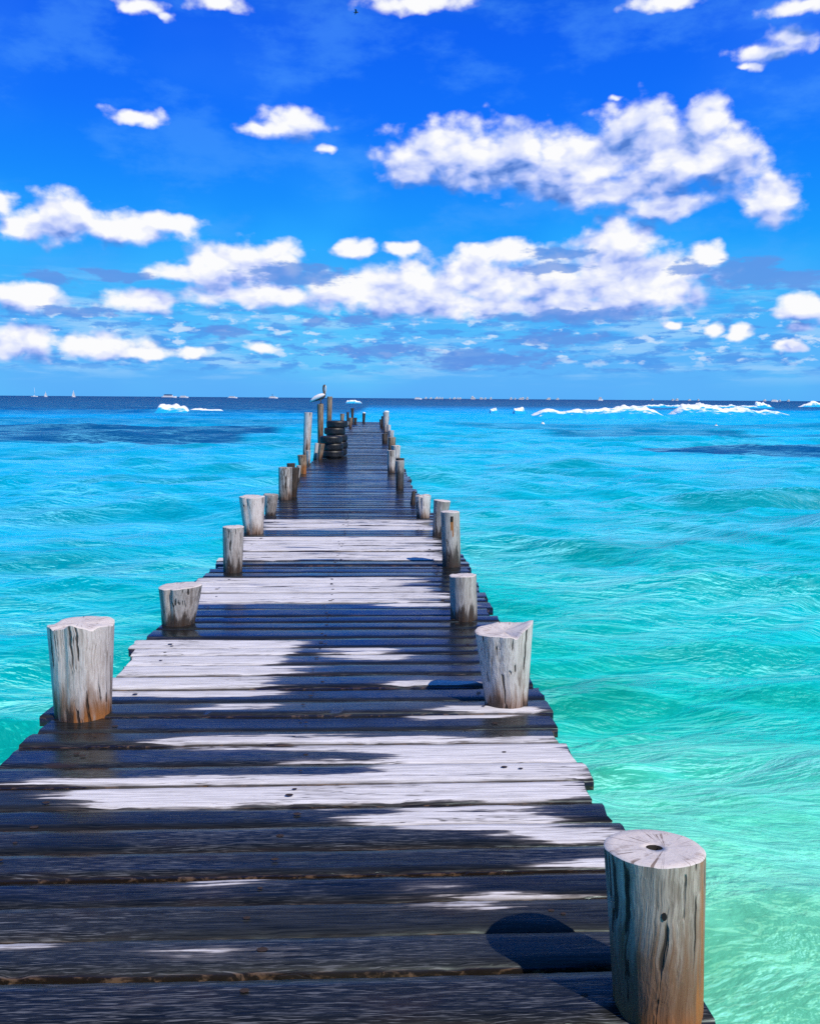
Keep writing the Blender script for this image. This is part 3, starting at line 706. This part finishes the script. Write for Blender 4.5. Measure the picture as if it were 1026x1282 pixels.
# ================================================================== TYRES
RUB, t, b = material('tyre_rubber')
oc = t.n('ShaderNodeTexCoord').outputs['Object']
n = t.noise(oc, 9, 5, .6)
t.put(b.inputs['Base Color'], t.mix(t.ss(n, .4, .7), (.006,.006,.008), (.022,.022,.027)))
t.put(b.inputs['Roughness'], t.m('ADD', .38, t.m('MULTIPLY', n, .3)))
def tyre_mesh(seed):
    R, w, rin = .30, .19, .185
    prof = [(rin, .045), (rin+.012, .025), (rin+.04, .008), (R-.05, .0), (R-.018, .010), (R-.004, .032)]
    gr = []
    for c in (.058, .088, .118, .148):
        gr += [(R, c-.011), (R-.009, c-.008), (R-.009, c-.002), (R, c+.001)]
    full = prof+gr+[(r_, w-z) for r_, z in prof[::-1]]+[(rin-.004, w-.05), (rin-.004, .05)]
    ns = 48; V = []; F = []
    for k in range(ns):
        a = 2*math.pi*k/ns; wob = 1+.012*math.sin(2*a+seed)
        for r_, z in full:
            rr = r_*wob - (.004 if (k % 2 and r_ > R-.006) else 0)
            V.append((rr*math.cos(a), rr*math.sin(a), z))
    m_ = len(full)
    for k in range(ns):
        for i in range(m_):
            a = k*m_+i; b_ = k*m_+(i+1) % m_; c = ((k+1) % ns)*m_+(i+1) % m_; d = ((k+1) % ns)*m_+i
            F.append((a, d, c, b_))
    return V, F
tv, tf = tyre_mesh(.4)
first = mesh_obj('tyre', tv, tf, RUB, None, True)
first.data.set_sharp_from_angle(angle=math.radians(40))
spots = [(-1.07,23.30,0,'black tyre at the bottom of the near stack on the pier'),(-1.075,23.31,1,'black tyre in the middle of the near stack on the pier'),(-1.11,23.27,2,'black tyre on top of the near three tyre stack'),
         (-1.00,24.30,0,'black tyre at the bottom of the rear taller stack, mostly behind the near stack'),(-.985,24.31,1,'second tyre up in the rear stack, its edge showing right of the near stack'),(-.99,24.29,2,'middle tyre of the rear stack of five'),
         (-1.05,24.27,3,'second tyre from the top of the rear stack, shoved a little left'),(-.985,24.3,4,'topmost tyre of the rear taller stack')]
for i, (x, y, k, lab) in enumerate(spots):
    o = first if i == 0 else first.copy()
    if i: COL.objects.link(o)
    o.location = (x, y, DECK+.012+k*.191); o.rotation_euler = (0, 0, i*1.3)
    tag(o, lab, 'tyre', 'old tyres stacked on the pier')

# ================================================================== PELICAN
pel = empty('pelican', (-1.878, 31.593, DECK+1.366+.006))
tag(pel, 'pelican perched on a tall post with its neck upright and tail slanting down left', 'pelican')
WHITE = plain('pale_feathers', (.78,.70,.70), .9, .2, 25); DARKF = plain('dark_feathers', (.085,.065,.058), .9, .4, 25)
BILL = plain('bill', (.62,.55,.48), .5, .15, 20); LEGM = plain('leg_skin', (.06,.055,.05), .7, .2, 20)
body = [(-.36,0,.075),(-.30,0,.10),(-.22,0,.155),(-.12,0,.205),(-.02,0,.245),(.07,0,.275),(.125,0,.31),(.145,0,.36),(.135,0,.42),(.118,0,.49),(.112,0,.56),(.118,0,.62),(.135,0,.66),(.165,0,.672),(.19,0,.66)]
rad = [.012,.03,.065,.09,.10,.095,.075,.055,.042,.036,.034,.036,.042,.036,.014]
o = MB().tube(body, rad, 18, [1,.7,.75,.8,.85,.9,.95]+[1]*8).build('body', DARKF, pel, True)
for s_ in (-1, 1):     # folded wings, pale above
    pts = [(-.38,s_*.02,.085),(-.29,s_*.045,.145),(-.17,s_*.07,.225),(-.04,s_*.08,.285),(.08,s_*.07,.33),(.16,s_*.045,.345)]
    MB().tube(pts, [.016,.055,.075,.078,.062,.02], 14, [.75]*6).build('wing', WHITE, pel, True)
MB().tube([(.18,0,.668),(.195,0,.60),(.192,0,.50),(.180,0,.40),(.172,0,.345)], [.022,.026,.024,.016,.005], 12).build('bill', BILL, pel, True)
for s_ in (-1, 1):
    MB().tube([(.0,s_*.05,.17),(.012,s_*.05,.085),(.005,s_*.05,.012)], [.026,.013,.012], 8).tube([(-.03,s_*.05,.012),(.03,s_*.05,.014),(.085,s_*.055,.010)], [.012,.022,.014], 8, [.35]*3).build('leg', LEGM, pel, True)

# ================================================================== BREAKERS
FOAM, t, b = material('foam')
oc = t.n('ShaderNodeNewGeometry').outputs['Position']
n = t.noise(t.v('MULTIPLY', oc, (.7, .9, 2.2)), 1.0, 6, .65)
cr = t.attr('crest').outputs['Fac']
fm = t.m('ADD', t.m('MULTIPLY', cr, .75), t.m('MULTIPLY', t.m('SUBTRACT', n, .5), 1.9))
t.put(b.inputs['Base Color'], t.mix(t.ss(fm, .26, .56), (.01,.40,.74), (.88,.91,.93)))
b.inputs['Roughness'].default_value = .9; b.inputs['Specular IOR Level'].default_value = .1
t.put(b.inputs['Normal'], t.bump(n, .8, .35))
def breaker(x0, x1, y0, hfun, wid, seed, label, lift=.15):
    nx = max(24, int((x1-x0)*3.5)); prof = [(-3.2, -.2), (-2.4, .10), (-1.6, .24), (-.9, .5), (-.4, .82), (0, 1.0), (.4, .85), (.9, .40), (1.4, -.2)]
    V = []; F = []; cr = []
    for i in range(nx):
        u = i/(nx-1); x = x0+(x1-x0)*u
        hh = 1.0*hfun(u)*(.30+1.2*float(fbm(x*.45+seed, seed, 4, .5))+.15*float(fbm(x*3+seed, seed+3, 2))); ww = wid*(.7+.6*float(fbm(x*.35+seed, seed+5, 3)))
        le_ = lift*min(1, u*9)*min(1, (1-u)*9) - .12*max(0, 1-u*9) - .12*max(0, 1-(1-u)*9)
        yc = y0 + 3.5*(float(fbm(x*.06+seed, seed+9, 3))-.5)
        for (py, pz) in prof:
            j = float(fbm(x*1.3+py*2+seed, py*3+seed, 3))-.5
            cr.append(max(0, pz))
            V.append((x, yc+py*ww+j*.9, le_ + hh*pz*(1+.7*j) - (.0 if pz > 0 else le_+.3)))
    m_ = len(prof)
    for i in range(nx-1):
        for k in range(m_-1):
            a = i*m_+k; F.append((a, a+m_, a+m_+1, a+1))
    o = mesh_obj('breaking_wave', V, F, FOAM, None, True); fattr(o, 'crest', cr)
    tag(o, label, 'wave', 'white breaking waves out at sea')
env = lambda u: min(1, u*8)*min(1, (1-u)*6)
breaker(-33.5, -28.0, 136, lambda u: 1.25*min(1, u*9)*min(1, (1-u)*4), 1.3, 2.2, 'white breaking wave alone in the blue water left of the pier')
breaker(-29.5, -22.5, 137, lambda u: .55*env(u), .6, 4.2, 'low tail of foam running right from the breaking wave left of the pier')
breaker(-13.5, -5.0, 430, lambda u: 1.2*env(u), 1.4, 7.1, 'thin white breaker beyond the end of the pier')
breaker(20.5, 41.0, 118, lambda u: (.60+.65*u)*env(u), 1.1, 3.3, 'long low white breaker right of the pier', .5)
breaker(50.5, 73.0, 147, lambda u: 1.8*(1-.65*u)*env(u), 1.6, 9.3, 'tallest white breaker at the right, next to the long low one')
breaker(90, 142, 300, lambda u: .8*env(u), 1.0, 12.3, 'thin white line of foam behind the tallest breaker')
breaker(134, 140.5, 301, lambda u: 1.8*env(u), 1.0, 14.3, 'small white peak of foam on the thin foam line at the right')
breaker(192, 215, 385, lambda u: 2.4*min(1, u*3), 1.5, 16.1, 'white breaker cut off by the right border of the photo')
breaker(20.4, 21.9, 152, lambda u: .5*env(u), .5, 18.1, 'tiny scrap of foam nearest the pier, left of the long breaker', .4)
breaker(24.3, 26.6, 150, lambda u: .6*env(u), .5, 19.1, 'short scrap of foam just left of the long breaker', .4)

# ================================================================== BOATS
WP = plain('white_paint', (.80,.80,.80), .5, .05, 1); DKW = plain('dark_glass', (.03,.05,.09), .3, .2, 1); SAIL = plain('sailcloth', (.82,.81,.78), .8, .05, .5); BLU = plain('blue_paint', (.05,.10,.25), .5, .1, 1)
def hull(L, B, H, mat, root, tilt=0):
    V = []; F = []; N = 12
    for i in range(N+1):
        u = i/N; x = (u-.5)*L; bw = B/2*(1-max(0, (u-.55)/.45)**2.2)*(.85+.15*min(1, u*6)); sh = H*(1+.28*max(0, (u-.5)/.5)**2)
        for s_ in (-1, 1):
            V += [(x, s_*bw*.55, -.5), (x, s_*bw*.9, H*.35), (x, s_*bw, sh)]
    for i in range(N):
        a = i*6; b_ = a+6
        F += [(a, b_, b_+1, a+1), (a+1, b_+1, b_+2, a+2), (a+3, a+4, b_+4, b_+3), (a+4, a+5, b_+5, b_+4), (a+2, b_+2, b_+5, a+5)]
    F += [(0, 1, 2, 5, 4, 3)]
    return mesh_obj('hull', V, F, mat, root, False)
def sailboat(x, y, L, mast, sails, label, flip=1):
    r_ = empty('sailboat', (x, y, 0)); tag(r_, label, 'sailboat', 'sailboats on the horizon'); r_.scale = (flip, 1, 1)
    hull(L, L*.28, 1.6, WP, r_)
    MB().box(-L*.2, L*.15, -L*.07, L*.07, 1.62, 2.5, .2).build('cabin', WP, r_)
    MB().tube([(L*.05,0,1.6),(L*.05,0,mast)], [.30,.16], 8).build('mast', WP, r_, True)
    if sails:
        n_ = 8; V = []; F = []
        for i in range(n_+1):
            t_ = i/n_; V += [(L*.045, 0, 2.6+t_*(mast-3.0)), (L*.045-(1-t_)**.8*L*.5, .7*math.sin(t_*3.1), 2.6+t_*(mast-3.0))]
        F = [(2*i, 2*i+1, 2*i+3, 2*i+2) for i in range(n_)]
        mesh_obj('mainsail', V, F, SAIL, r_)
        mesh_obj('jib', [(L*.47,0,2.2),(L*.1,.5,2.4),(L*.22,.5,mast*.45),(L*.07,0,mast*.86)], [(0,1,2),(1,3,2),(0,2,3)], SAIL, r_)
sailboat(-762, 2000, 15, 20, False, 'white yacht with a bare mast, leftmost on the horizon')
sailboat(-737, 2000, 7, 12, True, 'smaller white sail next to the bare masted yacht')
sailboat(-675, 2000, 8, 16, True, 'white sailboat with the tallest full sail, alone on the left horizon')
def motorboat(x, y, L, H, decks, label, kind='motorboat', mast=0, top=None):
    r_ = empty(kind, (x, y, 0)); tag(r_, label, 'boat', 'motor boats on the horizon')
    hull(L, L*.24, H, WP, r_)
    z = H+.02
    for i in range(decks):
        a = .34-.05*i; hh = 2.4
        MB().box(-L*a-.05*L, L*a-.10*L, -L*.09, L*.09, z, z+hh, .15).build('cabin', WP if not (top and i == decks-1) else top, r_)
        for s_ in (-1, 1):
            MB().box(-L*a-.03*L, L*a-.13*L, s_*L*.09-.06, s_*L*.09+.06, z+.9, z+1.7).build('window_strip', DKW, r_)
        z += hh+.02
    if mast: MB().tube([(-L*.1,0,z),(-L*.1,0,z+mast)], [.5,.3], 8).box(-L*.1-2, -L*.1+2, -.3, .3, z+mast*.55, z+mast*.7).build('mast', BLU, r_)
motorboat(-461, 2000, 33, 3.2, 2, 'white two deck ferry with a dark upper deck left of the pier', 'ferry', 0, BLU)
motorboat(-428, 2000, 20, 2.6, 1, 'white motor cruiser directly right of the ferry')
motorboat(-318, 2000, 21, 2.2, 1, 'low white boat between the cruiser and the pelican')
motorboat(-226, 2000, 20, 2.8, 1, 'white boat with a dark mast just left of the pelican', 'motorboat', 5)
motorboat(105, 2000, 17, 2.6, 1, 'low white boat just right of the end of the pier')
motorboat(529, 2000, 11, 3.4, 2, 'square high white boat standing out on the right horizon')
motorboat(941, 2000, 17, 3.2, 1, 'white boat near the right border on the horizon')

# ================================================================== FAR SHORE
FAR = plain('pale_render', (.72,.70,.66), .8, .1, .05)
BX = [308,333,368,384,405,442,469,492,506,571,589,617,631,645,677,807,826,847,877,893,1017,1035,1068,1621,1768,1791,1862,1900,2318,2380,2428]
hs = [9,8,10,9,8,7,8,9,8,17,8,10,8,9,10,11,8,9,12,13,9,11,9,8,9,11,8,9,9,8,9]
for i, x in enumerate(BX):
    w = random.uniform(6, 13); h = hs[i]
    r_ = empty('white_building', (x, 5000+random.uniform(-60, 60), 0))
    tag(r_, 'tiny white building on the far shore along the right horizon', 'building', 'tiny white buildings along the horizon')
    MB().box(-w/2, w/2, -6, 6, -1, h).box(-w*.9, -w/2-.01, -5, 5, -1, h*.55).box(-w*.2, w*.25, -3, 3, h+.01, h+2).build('wall', FAR, r_)
    MB().box(-w*.42, w*.42, -6.08, -6.01, h*.3, h*.4).box(-w*.42, w*.42, -6.08, -6.01, h*.6, h*.7).build('window_band', DKW, r_)

# ================================================================== FLOATS, WEED, BIRD
BUOY = plain('buoy_paint', (.75,.72,.66), .5, .1, 5)
for (x, y, lab) in [(17.3, 87.5, 'small round float on the water below the long low breaker'), (33.0, 82.0, 'small round float on the water below the tallest breaker')]:
    r_ = empty('buoy', (x, y, 0)); tag(r_, lab, 'buoy', 'small floats on the water')
    MB().tube([(0,0,-.2),(0,0,-.05),(0,0,.10),(0,0,.22),(0,0,.30)], [.10,.20,.22,.16,.04], 16).build('float', BUOY, r_, True)
    MB().tube([(0,0,.28),(0,0,.42)], [.035,.03], 8).build('stem', DKW, r_, True)
WEED = plain('brown_weed', (.05,.03,.012), .7, .5, 30)
def weed(x, y, s_, lab):
    m_ = MB()
    for k in range(7):
        a = random.uniform(0, 6.28); l = s_*random.uniform(.4, 1)
        m_.tube([(0,0,.02),(l*.5*math.cos(a), l*.5*math.sin(a), .04+.5*s_*random.random()),(l*math.cos(a), l*math.sin(a), .0)], [s_*.14, s_*.18, s_*.05], 6, [.5]*3)
    o = m_.build('seaweed', WEED, None, True, (x, y, .03)); tag(o, lab, 'seaweed', 'scraps of seaweed floating near the pier')
weed(2.97, 11.2, .055, 'dark scrap of seaweed floating right of the flared bleached post')
weed(2.30, 4.09, .022, 'dark scrap of seaweed floating at the right border in the pale green shallows')
bd = empty('flying_bird', (-2.0, 110, 48.2)); tag(bd, 'tiny dark bird flying high in the blue sky above the pier', 'bird')
MB().tube([(-.3,0,0),(-.1,0,.03),(.15,0,.04),(.28,0,.05)], [.02,.07,.08,.02], 10).build('body', DARKF, bd, True)
for s_ in (-1, 1):
    mesh_obj('wing', [(.1,s_*.05,.05),(-.1,s_*.05,.05),(-.14,s_*.45,.16),(.06,s_*.45,.18),(-.16,s_*.85,.06)], [(0,3,2,1),(3,4,2)], DARKF, bd)

# ================================================================== RENDER SETTINGS
sc.view_settings.view_transform = 'Standard'; sc.view_settings.look = 'None'; sc.view_settings.exposure = 0; sc.view_settings.gamma = 1
sc.render.engine = 'CYCLES'
sc.cycles.use_denoising = False
sc.cycles.sample_clamp_indirect = 4.0
sc.cycles.use_adaptive_sampling = True; sc.cycles.adaptive_threshold = .012; sc.cycles.adaptive_min_samples = 16
try: sc.cycles.denoiser = 'OPENIMAGEDENOISE'
except Exception: pass
sc.cycles.max_bounces = 6; sc.cycles.diffuse_bounces = 2; sc.cycles.glossy_bounces = 3; sc.cycles.caustics_reflective = False
world.cycles.sampling_method = 'MANUAL'; world.cycles.sample_map_resolution = 512
